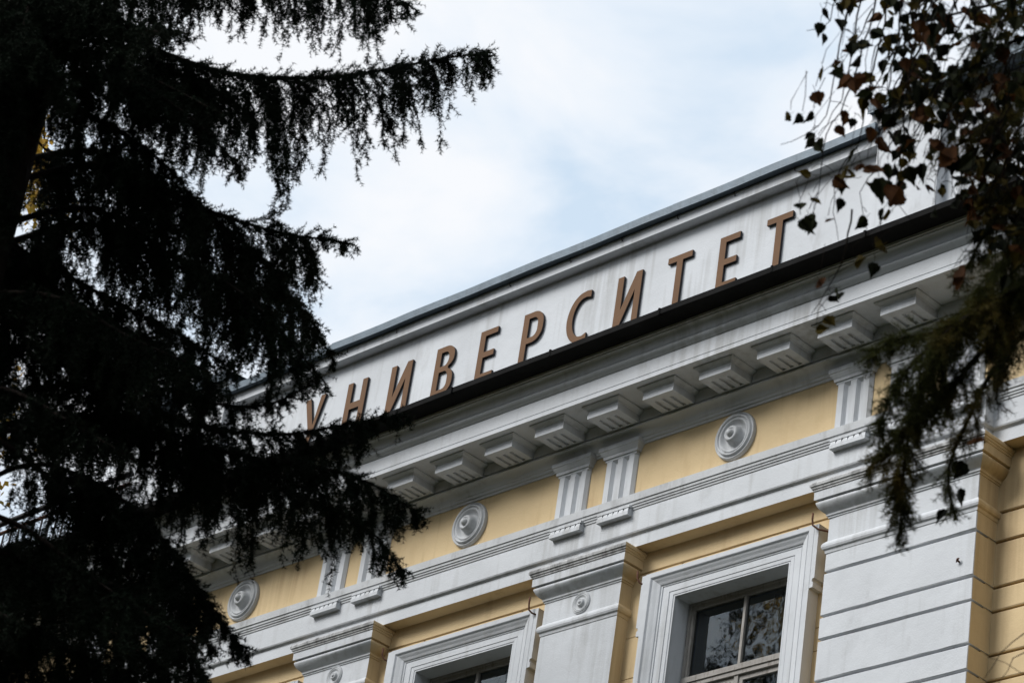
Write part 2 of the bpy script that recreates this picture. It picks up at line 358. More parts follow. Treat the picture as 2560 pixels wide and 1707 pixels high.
TRI = triglyph_mesh()
def regula_mesh():
    b = MB(); b.box(-.205, .205, -.085, -.02, z(12.583), z(12.604)); b.box(-.2, .2, -.062, -.02, z(12.520), z(12.583)); return b.mesh('regula', WHITE)
def gutta_mesh():
    b = MB(); t, w_ = .021, .0335; zt, zb = z(12.585), z(12.505); f0, f1 = -.078, -.092
    b.v = [(-w_,f1,zb),(w_,f1,zb),(w_,-.03,zb),(-w_,-.03,zb),(-w_*.97,f1,zb+.035),(w_*.97,f1,zb+.035),(t,f0,zt),(-t,f0,zt),(t,-.03,zt),(-t,-.03,zt)]
    for q in ((0,1,2,3),(0,1,5,4),(4,5,6,7),(1,2,8,6,5),(0,4,7,9,3)): b.face(q)
    return b.mesh('gutta', WHITE)
REG, GUT = regula_mesh(), gutta_mesh()
TX = [-1.71-.31, -1.71+.31, 1.71-.31, 1.71+.31]
for s_ in (-1, 1): TX += [s_*4.815, s_*5.425, s_*6.03]
for tx in TX:
    inst('triglyph', TRI, (tx+random.uniform(-.006, .006), random.uniform(-.003, .003), 0), BD, rot=(0, random.uniform(-.0004, .0004), 0))
    rg = inst('regula', REG, (tx+.035, 0, 0), BD)
    for k in range(6): inst('gutta', GUT, ((k-2.5)*.0665, 0, 0), rg)

# round rosettes in the frieze
def rosette_mesh(r, dep=1.0, n=56):
    p = [(1.0, 0), (1.0, .05), (.985, .09), (.955, .115), (.925, .10), (.905, .075), (.89, .075), (.875, .11), (.845, .15), (.81, .155), (.78, .13), (.76, .10), (.745, .10), (.72, .13), (.69, .14), (.65, .12), (.60, .07), (.54, .03), (.47, .01), (.42, .02), (.38, .07), (.355, .16), (.32, .23), (.27, .26), (.22, .255), (.19, .225), (.165, .225), (.15, .27), (.11, .32), (.06, .345), (0, .35)]
    b = MB(); b.lathe([(a*r, o*r*dep) for a, o in p], (0, 0, 0), n); return b.mesh('rosette', WHITE_DIRTY)
ROS = rosette_mesh(.238, 1.5)
for xx in (-3.46, -.02, 3.44): inst('rosette', ROS, (xx, -.001, z(13.015)+random.uniform(-.006, .006)), BD, rot=(0, random.uniform(0, 6.28), 0), scale=(random.uniform(.98, 1.01), 1, random.uniform(.98, 1.01)))

# pilasters
SROS = rosette_mesh(.112, 1.0, 32)
cap_prof = [(0, z(11.868)), (.008, z(11.870)), (.010, z(11.884)), (.020, z(11.888)), (.022, z(11.904)), (.030, z(11.912)), (.050, z(11.928)), (.072, z(11.952)), (.086, z(11.978)), (.092, z(11.998)), (.088, z(12.006)), (.070, z(12.008)), (.070, z(12.022)), (.104, z(12.024)), (.106, z(12.104)), (.114, z(12.106)), (.116, z(12.122)), (.124, z(12.125)), (.127, z(12.142)), (.137, z(12.146)), (.140, z(12.170)), (.132, z(12.184)), (-.05, z(12.187))]
ast_prof = [(0, z(11.525)), (.006, z(11.530)), (.012, z(11.556)), (.026, z(11.566)), (.034, z(11.584)), (.034, z(11.604)), (.026, z(11.622)), (.010, z(11.640)), (0, z(11.650))]
def cap_m(nrm, du, dz, p):
    if abs(nrm[0]) > .5: return 1
    if p[1] > z(12.1): return 2
    return 0
def pilaster(x0, x1, rusticated=False, back=None):
    P = empty('pilaster', ((x0+x1)/2, 0, 0), BD); ox = -(x0+x1)/2
    bk0 = WY+.03 if back is None else back
    def U(b): return [(x0+ox, b), (x0+ox, 0), (x1+ox, 0), (x1+ox, b)]
    b = MB()
    if not rusticated: b.box(x0+ox, x1+ox, 0, bk0, 0, z(11.875), 0, 1)
    else:
        b.box(x0+ox+.03, x1+ox-.03, .05, bk0, 0, z(11.875), 0, 1)
    b.build('shaft', [WHITE, YELLOW], P)
    if rusticated:
        prev = z(11.875)
        for k, j in enumerate(JZ[1:12]):
            g_ = .024
            b = MB(); b.block(x0+ox, x1+ox, 0, bk0-.002*(k % 2), j+g_/2, prev, c=.007, mat=0, side=1); b.build('stone_block', [WHITE, YELLOW], P); prev = j-g_/2
    b = MB(); b.sweep(ast_prof, U(bk0), side_yellow); b.build('astragal', [WHITE, YELLOW], P)
    b = MB(); b.sweep(cap_prof, U(bk0), cap_m, smooth=range(5, 9)); b.build('capital', [WHITE, YELLOW, WHITE_SOOT], P)
    if not rusticated: inst('rosette', SROS, (0.0, -.001, z(11.765)), P)
    return P
for px in PX: pilaster(px-PW, px+PW)
for s_ in (1, -1):
    a, b = sorted((s_*CP0, s_*CP1)); pilaster(a, b, True, WG+WY+.03)

# windows
def window(c):
    W = empty('window', (c, 0, 0), BD)
    yi, yo = .095, .020                 # inner and outer front planes of the surround
    ow = .332                           # width of the surround
    # surround: mitred moulding (u = distance from the opening edge, proud = towards the viewer)
    pr = [(0, .30), (0, yi), (.014, yi), (.018, yi+.004), (.022, yi-.004), (.062, yi-.006), (.066, yi), (.070, yi-.010), (.142, yi-.012), (.147, yi-.004), (.152, yi-.016), (.166, yi-.018), (.172, yi-.028), (.180, yi-.032), (.200, yi-.040), (.225, yi-.054), (.245, yi-.062), (.250, yi-.068), (.256, yi-.060), (.262, yi-.072), (.268, yo), (.322, yo), (.322, .16)]
    def ring(off, zb):
        b = MB(); rows = []
        for (cx_, cz, dx, dz) in ((-WHW, zb, -1, 0), (-WHW, WTOP, -1, 1), (WHW, WTOP, 1, 1), (WHW, zb, 1, 0)):
            row = []
            for (u, y) in pr:
                row.append(len(b.v)); b.v.append((cx_+dx*u, y, cz+dz*u*.8 if dz else cz))
            rows.append(row)
        for a, d in zip(rows, rows[1:]):
            for k in range(len(pr)-1): b.face((a[k], d[k], d[k+1], a[k+1]))
        return b
    ring(0, WBOT).build('surround', WHITE, W)
    # ears of the surround: upper part a little wider with small drops
    for s_ in (-1, 1):
        b = MB(); prof_e = [(.372, WTOP+.2535), (.372, WTOP-.262), (.350, WTOP-.268), (.346, WTOP-.290), (.356, WTOP-.300), (.362, WTOP-.306), (.362, WTOP-.350), (.318, WTOP-.352), (.318, WTOP+.2535)]
        for yy in (yo+.003, .152):
            for (u, zz_) in prof_e: b.v.append((s_*(WHW+u), yy, zz_))
        n_ = len(prof_e); b.face(range(n_)); b.face(range(2*n_-1, n_-1, -1))
        for k in range(n_): b.face((k, (k+1) % n_, n_+(k+1) % n_, n_+k))
        b.build('ear', WHITE, W)
    # sash
    ys = .30; zi0 = WBOT; fx = WHW+.01; bw = .07; zt = WTOP; ztr = z(10.85)
    b = MB(); b.box(-fx, -fx+bw, ys, ys+.07, zi0, zt); b.box(fx-bw, fx, ys, ys+.07, zi0, zt); b.box(-fx+bw, fx-bw, ys, ys+.07, zt-.062, zt+.01)
    b.box(-fx+.018, fx-.018, ys-.012, ys+.002, zt-.022, zt+.005)
    for s_ in (-1, 1):
        xa, xb = sorted((s_*(fx-.02), s_*(fx-.045))); b.box(xa, xb, ys-.016, ys+.002, zi0, zt-.024)
    b.build('outer_frame', SASH, W)
    b = MB(); b.box(-fx+.03, fx-.03, ys-.03, ys+.06, ztr-.032, ztr+.02); b.box(-fx+.05, fx-.05, ys-.018, ys+.055, ztr-.075, ztr-.032); b.build('transom', SASH, W)
    b = MB(); b.box(-.014, .014, ys+.004, ys+.05, ztr+.02, zt-.06); b.box(-.022, .022, ys-.008, ys+.05, zi0, ztr-.05); b.build('mullion', SASH, W)
    b = MB()
    for s_ in (-1, 1):
        xa, xb = sorted((s_*.022, s_*(fx-bw))); 
        b.box(xa, xa+.045, ys+.008, ys+.05, zi0, ztr-.075); b.box(xb-.045, xb, ys+.008, ys+.05, zi0, ztr-.075); b.box(xa+.045, xb-.045, ys+.008, ys+.05, ztr-.125, ztr-.075)
    b.build('casement', SASH, W)
    for (xa, xb, za_, zb_) in ((-fx+bw, -.014, ztr+.02, zt-.06), (.014, fx-bw, ztr+.02, zt-.06), (-fx+bw, -.022, zi0, ztr-.07), (.022, fx-bw, zi0, ztr-.07)):
        b = MB(); b.v = [(xa, ys+.03, za_), (xb, ys+.03, za_), (xb, ys+.03, zb_), (xa, ys+.03, zb_)]; b.face((0, 1, 2, 3)); b.build('pane', GLASS, W)
    b = MB(); b.box(-fx-.3, fx+.3, -.03, .3, WBOT-.1, WBOT); b.build('sill', WHITE, W)
    # a drawn curtain behind the glass on the right
    b = MB(); pts = []
    for k in range(26):
        t = k/25; pts.append((.12+t*.5, ys+.22+.022*math.sin(t*34+1)))
    for p in pts: b.v += [(p[0], p[1], zi0), (p[0], p[1], zt+.05)]
    for k in range(25): b.face((2*k, 2*k+2, 2*k+3, 2*k+1), 0, True)
    b.build('curtain', CURTAIN, W)
    b = MB(); b.box(-fx-.4, fx+.4, .57, 1.58, WBOT-.5, WBOT-.45); b.build('inner_floor', INTERIOR, W)
    return W
for c in WCX: window(c)

# parapet with raised end blocks
YP = .22
mb = MB(); mb.box(-HW, HW, YP, YP+.5, z(13.9), z(15.93)); par = mb.build('parapet', WHITE, BD)
pe = 4.715
band = [(0, z(15.800)), (.03, z(15.803)), (.034, z(15.797)), (.12, z(15.797)), (.121, z(15.912)), (.0, z(15.916))]
mb = MB(); mb.sweep(band, [(-pe, YP), (pe, YP)]); mb.build('coping_band', WHITE, BD)
seams = [-pe-.02, -2.84, -.325, 2.198, pe+.02]
for a, b_ in zip(seams, seams[1:]):
    mb = MB(); n = 12; ph = random.uniform(0, 6)
    for k in range(n+1):
        xx = a+(b_-a)*k/n; d = .0022*math.sin(k*.9+ph)+random.uniform(-.0008, .0008); lap = .003 if k == 0 else 0
        for (o, h) in ((.10, 15.918), (.193, 15.914), (.200, 15.908), (.203, 15.995), (-.55, 16.03)): mb.v.append((xx, YP-o-d-lap, z(h)+(d*.8 if o > .15 else 0)))
    for k in range(n):
        for q in range(4): mb.face((k*5+q, k*5+5+q, k*5+6+q, k*5+1+q))
    mb.face((0, 1, 2, 3, 4)); mb.face((n*5+4, n*5+3, n*5+2, n*5+1, n*5))
    mb.build('coping_sheet', ZINC, BD)
for s_ in (-1, 1):
    xa, xb = sorted((s_*4.715, s_*5.455)); zt = 16.115
    mb = MB(); mb.box(xa, xb, YP-.12, YP+.45, z(13.95), z(zt)); mb.build('parapet_block', WHITE, BD)
    xa2, xb2 = sorted((s_*5.45, s_*6.9))
    mb = MB(); mb.box(xa2, xb2, YP+.02, YP+.45, z(13.95), z(zt)-.002); mb.build('parapet_return', WHITE, BD)
    mb = MB(); mb.sweep([(.0, z(zt-.16)), (.05, z(zt-.155)), (.055, z(zt)), (0, z(zt)+.003)], [(xa, YP+.3), (xa, YP-.12), (xb, YP-.12), (xb, YP+.04), (s_*6.9 if s_ > 0 else xb, YP+.04 if s_ > 0 else YP+.3)]); mb.build('coping_band', WHITE, BD)
    ra, rb = (xa-.06, 7.0) if s_ > 0 else (-7.0, xb+.06)
    mb = MB(); b0 = YP-.12-.115
    mb.box(ra, rb, b0, YP+.55, z(zt)+.004, z(zt)+.012); mb.box(ra, rb, b0, b0+.006, z(zt)-.02, z(zt)+.10)
    # slightly peaked sheet roof over the block
    i = len(mb.v); mb.v += [(ra, b0, z(zt)+.10), (rb, b0, z(zt)+.10), (rb, YP+.6, z(zt)+.17), (ra, YP+.6, z(zt)+.17)]; mb.face((i, i+1, i+2, i+3))
    mb.build('coping_sheet', ZINC, BD)
# little hooks below the coping
def hook_mesh():
    b = MB(); b.tube([(0, 0, .05), (0, -.012, .02), (.004, -.016, -.01), (.010, -.012, -.022), (.014, -.004, -.012)], [.0035, .0035, .004, .006, .004], 5); return b.mesh('drip_hook', DARKIRON)
HK = hook_mesh()
for hx in (-3.42, -2.65, -1.866, -1.024, -.127, .746, 1.467, 2.207, 2.95, 3.72): inst('drip_hook', HK, (hx, YP-.123, z(15.885)), BD, rot=(0, 0, random.uniform(-.8, .8)))
b_ = MB(); b_.tube([(0, 0, 0), (0, -.03, .0), (.012, -.034, .012)], .009, 6); b_.tube([(-.014, -.02, -.012), (.016, -.024, .02)], .006, 5); inst('bolt', b_.mesh('bolt', RUST), (6.10, .0, z(11.095)), BD)
# roof behind
mb = MB(); mb.v = [(-17, .3, z(14.1)), (17, .3, z(14.1)), (17, 7, z(16.2)), (-17, 7, z(16.2)), (17, 14, z(14.1)), (-17, 14, z(14.1))]; mb.face((0, 1, 2, 3)); mb.face((3, 2, 4, 5)); mb.build('roof', ROOFM, BD)
# dry moss along the ledge
mb = MB()
for k in range(1500):
    xx = random.choice((random.gauss(4.6, .5), random.uniform(3.6, 6.8), random.uniform(-6.6, -5.3))); yy = -.80+abs(random.gauss(0, .10)); hh = random.uniform(.008, .045)*(1 if xx > 4.1 or xx < 0 else .5)
    zb = z(14.047)+max(0, (-.70-yy))*-.0; a = random.uniform(0, 6.28); r_ = random.uniform(.006, .02); i = len(mb.v)
    mb.v += [(xx-r_*math.cos(a), yy-r_*math.sin(a), zb), (xx+r_*math.cos(a), yy+r_*math.sin(a), zb), (xx+random.uniform(-.012, .012), yy+random.uniform(-.012, .012), zb+hh)]; mb.face((i, i+1, i+2))
tag(mb.build('moss', MOSS, BD), kind='stuff')

# ------------------------------------------------------------------ letters on the parapet
H0, H1 = 16.508, 17.102; SW = .080
SIGN = empty('letter_sign', (0, YP, H0)); tag(SIGN, 'bronze Cyrillic letters with black edges fixed along the white parapet', 'sign')
HT = H1-H0
def arc(cx, cz, rx, rz, a0, a1, n=12): return [(cx+rx*math.cos(R(a0+(a1-a0)*k/n)), cz+rz*math.sin(R(a0+(a1-a0)*k/n))) for k in range(n+1)]
def rect(a, b, c, d): return [(a, c), (b, c), (b, d), (a, d)]
h = HT; s = SW
def L_U(w=.335): return [[(0, h), (s*1.08, h), (w*.56, h*.40), (w-s*1.0, h), (w, h), (w*.52, .08*h), (w*.40, 0), (.02, 0), (.02, s), (w*.30, s), (w*.41, h*.24)]], []
def L_N(w=.315): return [[(0, 0), (s, 0), (s, h*.5-s*.5), (w-s, h*.5-s*.5), (w-s, 0), (w, 0), (w, h), (w-s, h), (w-s, h*.5+s*.5), (s, h*.5+s*.5), (s, h), (0, h)]], []
def L_I(w=.33): return [[(0, 0), (s*1.0, 0), (w-s, h*.66), (w-s, 0), (w, 0), (w, h), (w-s*1.0, h), (s, h*.34), (s, h), (0, h)]], []
def L_E(w=.255): return [[(0, 0), (w, 0), (w, s*.85), (s, s*.85), (s, h*.5-s*.42), (w*.92, h*.5-s*.42), (w*.92, h*.5+s*.42), (s, h*.5+s*.42), (s, h-s*.85), (w, h-s*.85), (w, h), (0, h)]], []
def L_T(w=.32): return [[(w/2-s/2, 0), (w/2+s/2, 0), (w/2+s/2, h-s*.85), (w, h-s*.85), (w, h), (0, h), (0, h-s*.85), (w/2-s/2, h-s*.85)]], []
def L_R(w=.295):
    o = [(0, 0), (s, 0), (s, h*.38)]+arc(w-.145, h*.38+.155, .145, .155, -90, 0, 10)[0:]+arc(w-.145, h-.155, .145, .155, 0, 90, 10)+[(0, h)]
    q = [(s, h*.38+s*.85)]+arc(w-.145, h*.38+.150, .145-s, .150-s*.85, -90, 0, 8)+arc(w-.145, h-.150, .145-s, .150-s*.85, 0, 90, 8)+[(s, h-s*.85)]
    return [o], [q]
def L_V(w=.30):
    m_ = h*.53
    o = [(0, 0)]+arc(w-.14, .14, .14, .14, -90, 0, 9)+arc(w-.14, m_-.13, .14, .13, 0, 68, 7)+arc(w-.155, m_+.115, .14, .105, -62, 0, 6)+arc(w-.155, h-.125, .14, .125, 0, 90, 9)+[(0, h)]
    q1 = [(s, s*.85)]+arc(w-.14, .13+s*.1, .14-s, .13+s*.1-s*.85, -90, 0, 8)+arc(w-.14, m_-s*.35-.10, .14-s, .10, 0, 90, 8)+[(s, m_-s*.35)]
    q2 = [(s, m_+s*.48)]+arc(w-.155, m_+s*.48+.085, .14-s, .085, -90, 0, 8)+arc(w-.155, h-s*.85-.085, .14-s, .085, 0, 90, 8)+[(s, h-s*.85)]
    return [o], [q1, q2]
def L_S(w=.305):
    o = arc(.20, h*.5, .20, h*.5, 108-360*0, 252, 26)   # outer left bow
    outer = [(w, h-.005)]+[(w*.80, h+.004)]+arc(.215, h*.5, .215, h*.5, 92, 268, 28)+[(w*.80, -.004), (w, .012)]
    inner = [(w*.985, .012+s)]+[(w*.8, s*.85)]+arc(.222, h*.5, .222-s, h*.5-s*.88, 262, 98, 28)+[(w*.8, h-s*.85), (w, h-.005-s)]
    return [outer+inner], []
from mathutils.geometry import tessellate_polygon
LETTERS = [(L_U, -3.33, 'letter_y'), (L_N, -2.63, 0), (L_I, -1.935, 0), (L_V, -1.228, 0), (L_E, -.567, 0), (L_R, .07, 0), (L_S, .718, 0), (L_I, 1.39, 0), (L_T, 2.063, 0), (L_E, 2.745, 0), (L_T, 3.338, 0)]
def make_letter(fn, x0):
    os_, hs = fn(); th = .024; yb = -.006
    loops = os_+hs; b = MB(); side = MB(); base = []
    allp = [p for lp in loops for p in lp]
    tri = tessellate_polygon([[Vector((p[0], p[1], 0)) for p in lp] for lp in loops])
    for p in allp: b.v.append((p[0], yb-th-.002, p[1]))
    for t_ in tri: b.face(t_)
    k = 0
    gx = 1.0
    for lp in loops:
        n = len(lp)
        for i in range(n):
            p, q = lp[i], lp[(i+1) % n]; j = len(side.v)
            side.v += [(p[0], yb, p[1]), (q[0], yb, q[1]), (q[0], yb-th, q[1]), (p[0], yb-th, p[1])]; side.face((j, j+1, j+2, j+3))
    # thin dark rim standing just behind the bronze face
    j = len(side.v)
    for p in allp: side.v.append((p[0], yb-th+.001, p[1]))
    for t_ in tri: side.face([j+i for i in t_])
    o = b.build('letter', BRONZE, SIGN); o.location = (x0, 0, 0); side.build('letter_edge', BLACKEDGE, o)
for fn, x0, _ in LETTERS: make_letter(fn, x0)

# ------------------------------------------------------------------ iron things on the facade
def hook(name, pts, label, r=.009):
    b = MB(); o0 = Vector(pts[0]); b.tube([Vector(p)-o0 for p in pts], r, 6); o = b.build(name, RUST); o.location = o0
    tag(o, label, 'hook', 'rusty iron hooks beside the windows'); return o
hz = 13.56
hook('iron_hook', [(1.12, .15, 13.395), (1.10, .06, 13.40), (1.065, -.01, 13.41), (1.04, -.03, 13.44), (1.03, -.03, 13.50), (1.03, -.03, 13.575)], 'rusty upright hook left of the pilaster, at the middle window')
hook('iron_hook', [(2.55, .15, 13.36), (2.48, .06, 13.37), (2.43, .01, 13.40), (2.40, .0, 13.45), (2.395, .0, 13.52)], 'small rusty hook between the pilaster and the largest window')
hook('iron_hook', [(4.66, .15, 13.38), (4.60, .06, 13.385), (4.53, 0, 13.40), (4.485, -.02, 13.44), (4.475, -.02, 13.50), (4.475, -.02, 13.56)], 'rusty bent hook by the top right corner of the largest window')
hook('iron_hook', [(-.90, .15, 13.36), (-.95, .06, 13.37), (-1.0, .01, 13.40), (-1.03, .0, 13.45), (-1.03, .0, 13.52)], 'rusty hook at the upper left corner of the middle window')
mb = MB(); mb.tube([(0, 0, 0), (0, 0, .9), (0, 0, 1.75), (0, .06, 1.86), (0, .16, 1.92)], .055, 10); mb.tube([(0, 0, .5), (0, 0, .54)], .062, 10); mb.tube([(0, 0, 1.3), (0, 0, 1.34)], .062, 10)
o = mb.build('drainpipe', WHITE); o.location = (-5.56, .06, z(14.09)); tag(o, 'white drainpipe running down the parapet end behind the spruce', 'drainpipe')

RA = empty('roof_railing', (-11.5, .12, z(14.12))); tag(RA, 'dark iron railing on the roof edge at far left behind the spruce', 'railing')
mb = MB(); mb.tube([(-5.0, 0, 1.27), (5.2, 0, 1.27)], .034, 8); mb.build('handrail', DARKIRON, RA)
mb = MB(); mb.tube([(-5.0, 0, 1.13), (5.2, 0, 1.13)], .024, 6); mb.build('rail', RUST, RA)
mb = MB(); mb.tube([(-5.0, 0, .14), (5.2, 0, .14)], .02, 6); mb.build('rail', DARKIRON, RA)
bm_ = MB(); bm_.tube([(0, 0, .1), (0, 0, 1.12)], .013, 5); bm_ = bm_.mesh('baluster', DARKIRON)
pm_ = MB(); pm_.tube([(0, 0, -.05), (0, 0, 1.45)], .02, 6); pm_ = pm_.mesh('post', DARKIRON)
for k in range(66):
    inst('post' if k % 8 == 0 else 'baluster', pm_ if k % 8 == 0 else bm_, (-5.0+k*.155, 0, 0), RA)

# ------------------------------------------------------------------ conifers
def unit(a): return a/np.maximum(np.linalg.norm(a, axis=-1, keepdims=True), 1e-9)
def resample(pts, step):
    P = np.array([tuple(p) for p in pts], float)
    # Catmull-Rom through the points, then even spacing
    Q = [P[0]]
    for i in range(len(P)-1):
        p0 = P[max(i-1, 0)]; p1 = P[i]; p2 = P[i+1]; p3 = P[min(i+2, len(P)-1)]
        for t in np.linspace(0, 1, 9)[1:]:
            Q.append(.5*((2*p1)+(-p0+p2)*t+(2*p0-5*p1+4*p2-p3)*t*t+(-p0+3*p1-3*p2+p3)*t**3))
    Q = np.array(Q); d = np.r_[0, np.cumsum(np.linalg.norm(np.diff(Q, axis=0), axis=1))]
    n = max(3, int(d[-1]/step)+1); s_ = np.linspace(0, d[-1], n)
    return np.stack([np.interp(s_, d, Q[:, k]) for k in range(3)], 1), d[-1]
def droop(p0, d0, length, n, grav, wob):
    """polylines (m,n+1,3) that leave p0 along d0 and sag"""
    m_ = len(p0); out_ = np.zeros((m_, n+1, 3)); out_[:, 0] = p0; d = unit(d0.copy()); st = (length/n)[:, None]
    for k in range(n):
        d = unit(d+np.array([0, 0, -1])*grav+rng.normal(0, wob, (m_, 3))); out_[:, k+1] = out_[:, k]+d*st
    return out_
def segs(poly): return poly[:, :-1].reshape(-1, 3), poly[:, 1:].reshape(-1, 3)
def needles(a, b, per_m, ln, wd, spread=1.0):
    Ls = np.linalg.norm(b-a, axis=1); cnt = rng.poisson(Ls*per_m); idx = np.repeat(np.arange(len(a)), cnt); n = len(idx)
    t = rng.random((n, 1)); base = a[idx]+(b[idx]-a[idx])*t; ax = unit(b-a)[idx]
    r_ = rng.normal(size=(n, 3)); r_ = unit(r_-ax*np.sum(r_*ax, 1, keepdims=True)); 
    d = unit(ax*rng.uniform(.2, .75, (n, 1))+r_*spread); l_ = ln*rng.uniform(.7, 1.15, (n, 1)); pw = unit(np.cross(d, rng.normal(size=(n, 3))))
    V = np.stack([base-pw*wd/2, base+pw*wd/2, base+d*l_], 1).reshape(-1, 3); return V
def stems(a, b, r0):
    n = len(a); ax = unit(b-a); u = unit(np.cross(ax, np.array([.37, .61, .7]))); v = np.cross(ax, u)
    V = np.zeros((n, 4, 3)); V[:, 0] = a-u*r0; V[:, 1] = a+u*r0; V[:, 2] = b+u*r0*.8; V[:, 3] = b-u*r0*.8
    W_ = np.zeros((n, 4, 3)); W_[:, 0] = a-v*r0; W_[:, 1] = a+v*r0; W_[:, 2] = b+v*r0*.8; W_[:, 3] = b-v*r0*.8
    return V.reshape(-1, 3)
def np_mesh(name, tris, quads, mats):
    me = bpy.data.meshes.new(name); nt_, nq = len(tris)//3, len(quads)//4
    V = np.concatenate([tris, quads]).astype(np.float32); me.vertices.add(len(V)); me.vertices.foreach_set('co', V.ravel())
    nl = nt_*3+nq*4; me.loops.add(nl); me.loops.foreach_set('vertex_index', np.arange(nl, dtype=np.int32))
    me.polygons.add(nt_+nq); ls = np.r_[np.arange(nt_)*3, nt_*3+np.arange(nq)*4].astype(np.int32); me.polygons.foreach_set('loop_start', ls)
    me.polygons.foreach_set('material_index', np.r_[np.zeros(nt_, np.int32), np.ones(nq, np.int32)])
    for mt in mats: me.materials.append(mt)
    me.update(calc_edges=True); return me
NTRI = [0]
def conifer_branch(tree, pts, rbase, hang, dens=1.0, side=.25, nd=400, ln=.0170, wd=.0042, mats=(None, None), start=.12, twl=(.035, .09), grav=.40, bunch=.075):
    """one limb: bough, drooping branchlets, twigs, needles.  hang: list of (fraction, length) of the branchlets along it"""
    mats = (mats[0] or NEEDLE, mats[1] or TWIG)
    P, Ln = resample(pts, .05); n = len(P)
    mb = MB(); mb.tube([tuple(p) for p in P], [rbase*(1-.88*i/(n-1))+.0018 for i in range(n)], 6)
    br = mb.build('branch', BARK, tree)
    cnt = int(Ln/.0165*dens); f = np.sort(start+(1-start)*rng.random(cnt)); cl = np.round(f*Ln/bunch).astype(int); f = np.clip(cl*bunch/Ln+rng.normal(0, .011, cnt)/Ln, start*.9, 1.0); cf = rng.uniform(.5, 1.15, cl.max()+2)[cl]; fi = f*(n-1); i0 = np.minimum(fi.astype(int), n-2)
    p0 = P[i0]+(P[i0+1]-P[i0])*(fi-i0)[:, None]; tg = unit(P[i0+1]-P[i0])
    hl = np.interp(f, [q[0] for q in hang], [q[1] for q in hang])*cf*rng.uniform(.6, 1.05, cnt)
    sd_ = unit(np.cross(tg, np.array([0, 0, 1.]))); sg = rng.choice([-1, 1], cnt)[:, None]
    d0 = tg*rng.uniform(.2, .9, (cnt, 1))+sd_*sg*rng.uniform(.2, 1.0, (cnt, 1))*(side*3)+np.array([0, 0, 1.])*rng.uniform(-.5, .25, (cnt, 1))
    S = droop(p0, d0, hl, 8, grav, .07)
    a, b = segs(S)
    # twigs along each branchlet
    k = np.maximum(2, (hl/.021).astype(int)); idx = np.repeat(np.arange(cnt), k); m_ = len(idx); u = rng.uniform(.08, 1, m_)*8; j = np.minimum(u.astype(int), 7)
    q0 = S[idx, j]+(S[idx, j+1]-S[idx, j])*(u-j)[:, None]; ta = unit(S[idx, j+1]-S[idx, j]); r_ = rng.normal(size=(m_, 3)); r_ = unit(r_-ta*np.sum(r_*ta, 1, keepdims=True))
    tl = rng.uniform(twl[0], twl[1], m_)*(1.1-u/8*.35)*np.clip(hl[idx]/.15, .5, 1)
    T = droop(q0, ta*.85+r_*.62, tl, 3, .12, .035); a2, b2 = segs(T)
    # short shoots on the bough itself
    c3 = int(Ln/.008*dens); g_ = rng.uniform(start+.1, 1, c3)*(n-1); i3 = np.minimum(g_.astype(int), n-2); q3 = P[i3]; t3 = unit(P[i3+1]-P[i3]); r3 = unit(rng.normal(size=(c3, 3)))
    T3 = droop(q3, t3+r3*.8, rng.uniform(.025, .085, c3), 2, .1, .05); a3, b3 = segs(T3)
    i4 = np.arange(int(n*.55), n-1); a4, b4 = P[i4], P[i4+1]
    A = np.concatenate([a, a2, a3, a4]); B = np.concatenate([b, b2, b3, b4])
    V = needles(A, B, nd, ln, wd); Q = np.concatenate([stems(S[:, 0:8:2].reshape(-1, 3), S[:, 2:9:2].reshape(-1, 3), .0018), stems(np.concatenate([T[:, 0], T3[:, 0]]), np.concatenate([T[:, 3], T3[:, 2]]), .0011)])
    o = bpy.data.objects.new('needle_spray', np_mesh('needle_spray', V, Q, mats)); COL.objects.link(o); o.parent = br; tag(o, kind='stuff')
    NTRI[0] += len(V)//3+len(Q)//2
    return br

SP = at(95, 30, 12.0)
SPR = empty('spruce_tree', (0, 0, 0)); tag(SPR, 'tall dark spruce with drooping boughs filling the left of the picture', 'tree')
mb = MB(); zs = [0, .5, 1.5, 3, 5, 7, 9, 11, 13, 15, 17]; mb.tube([(SP.x+.02*math.sin(q), SP.y+.02*math.cos(q*1.3), q) for q in zs], [.30, .24, .21, .19, .168, .145, .118, .09, .06, .035, .01], 12); mb.build('trunk', BARK, SPR)
def trunk_pt(zh): return Vector((SP.x, SP.y, zh))
def bough(zh, img, hang, rb=.012, **kw):
    """limb that leaves the trunk at height zh and passes the listed sight points (px, py, distance)"""
    pts = [trunk_pt(zh)]+[at(*q) for q in img]
    return conifer_branch(SPR, pts, rb, hang, **kw)
K = dict(dens=1.4, side=.18)
bough(8.75, [(330, -45, 11.9), (600, -40, 11.8), (820, -40, 11.7), (960, -15, 11.65), (1040, 25, 11.6)], [(0, .2), (.35, .30), (.6, .32), (.8, .46), (.92, .20), (1, .05)], **K)
bough(9.0, [(420, -120, 12.3), (700, -110, 12.4), (900, -60, 12.4)], [(0, .3), (.5, .42), (1, .3)], **K)
bough(8.35, [(330, 105, 11.95), (560, 182, 11.9), (760, 196, 11.85), (930, 180, 11.8), (1100, 148, 11.75), (1232, 132, 11.7)], [(0, .2), (.33, .40), (.44, .66), (.54, .62), (.62, .46), (.72, .60), (.79, .52), (.84, .22), (.95, .18), (1, .04)], dens=1.7, side=.14)
bough(8.1, [(330, 150, 12.2), (520, 215, 12.3), (640, 300, 12.4)], [(0, .2), (.5, .45), (1, .15)], **K)
bough(8.0, [(280, 190, 11.5), (470, 290, 11.3), (600, 420, 11.2)], [(0, .25), (.5, .45), (1, .12)], **K)
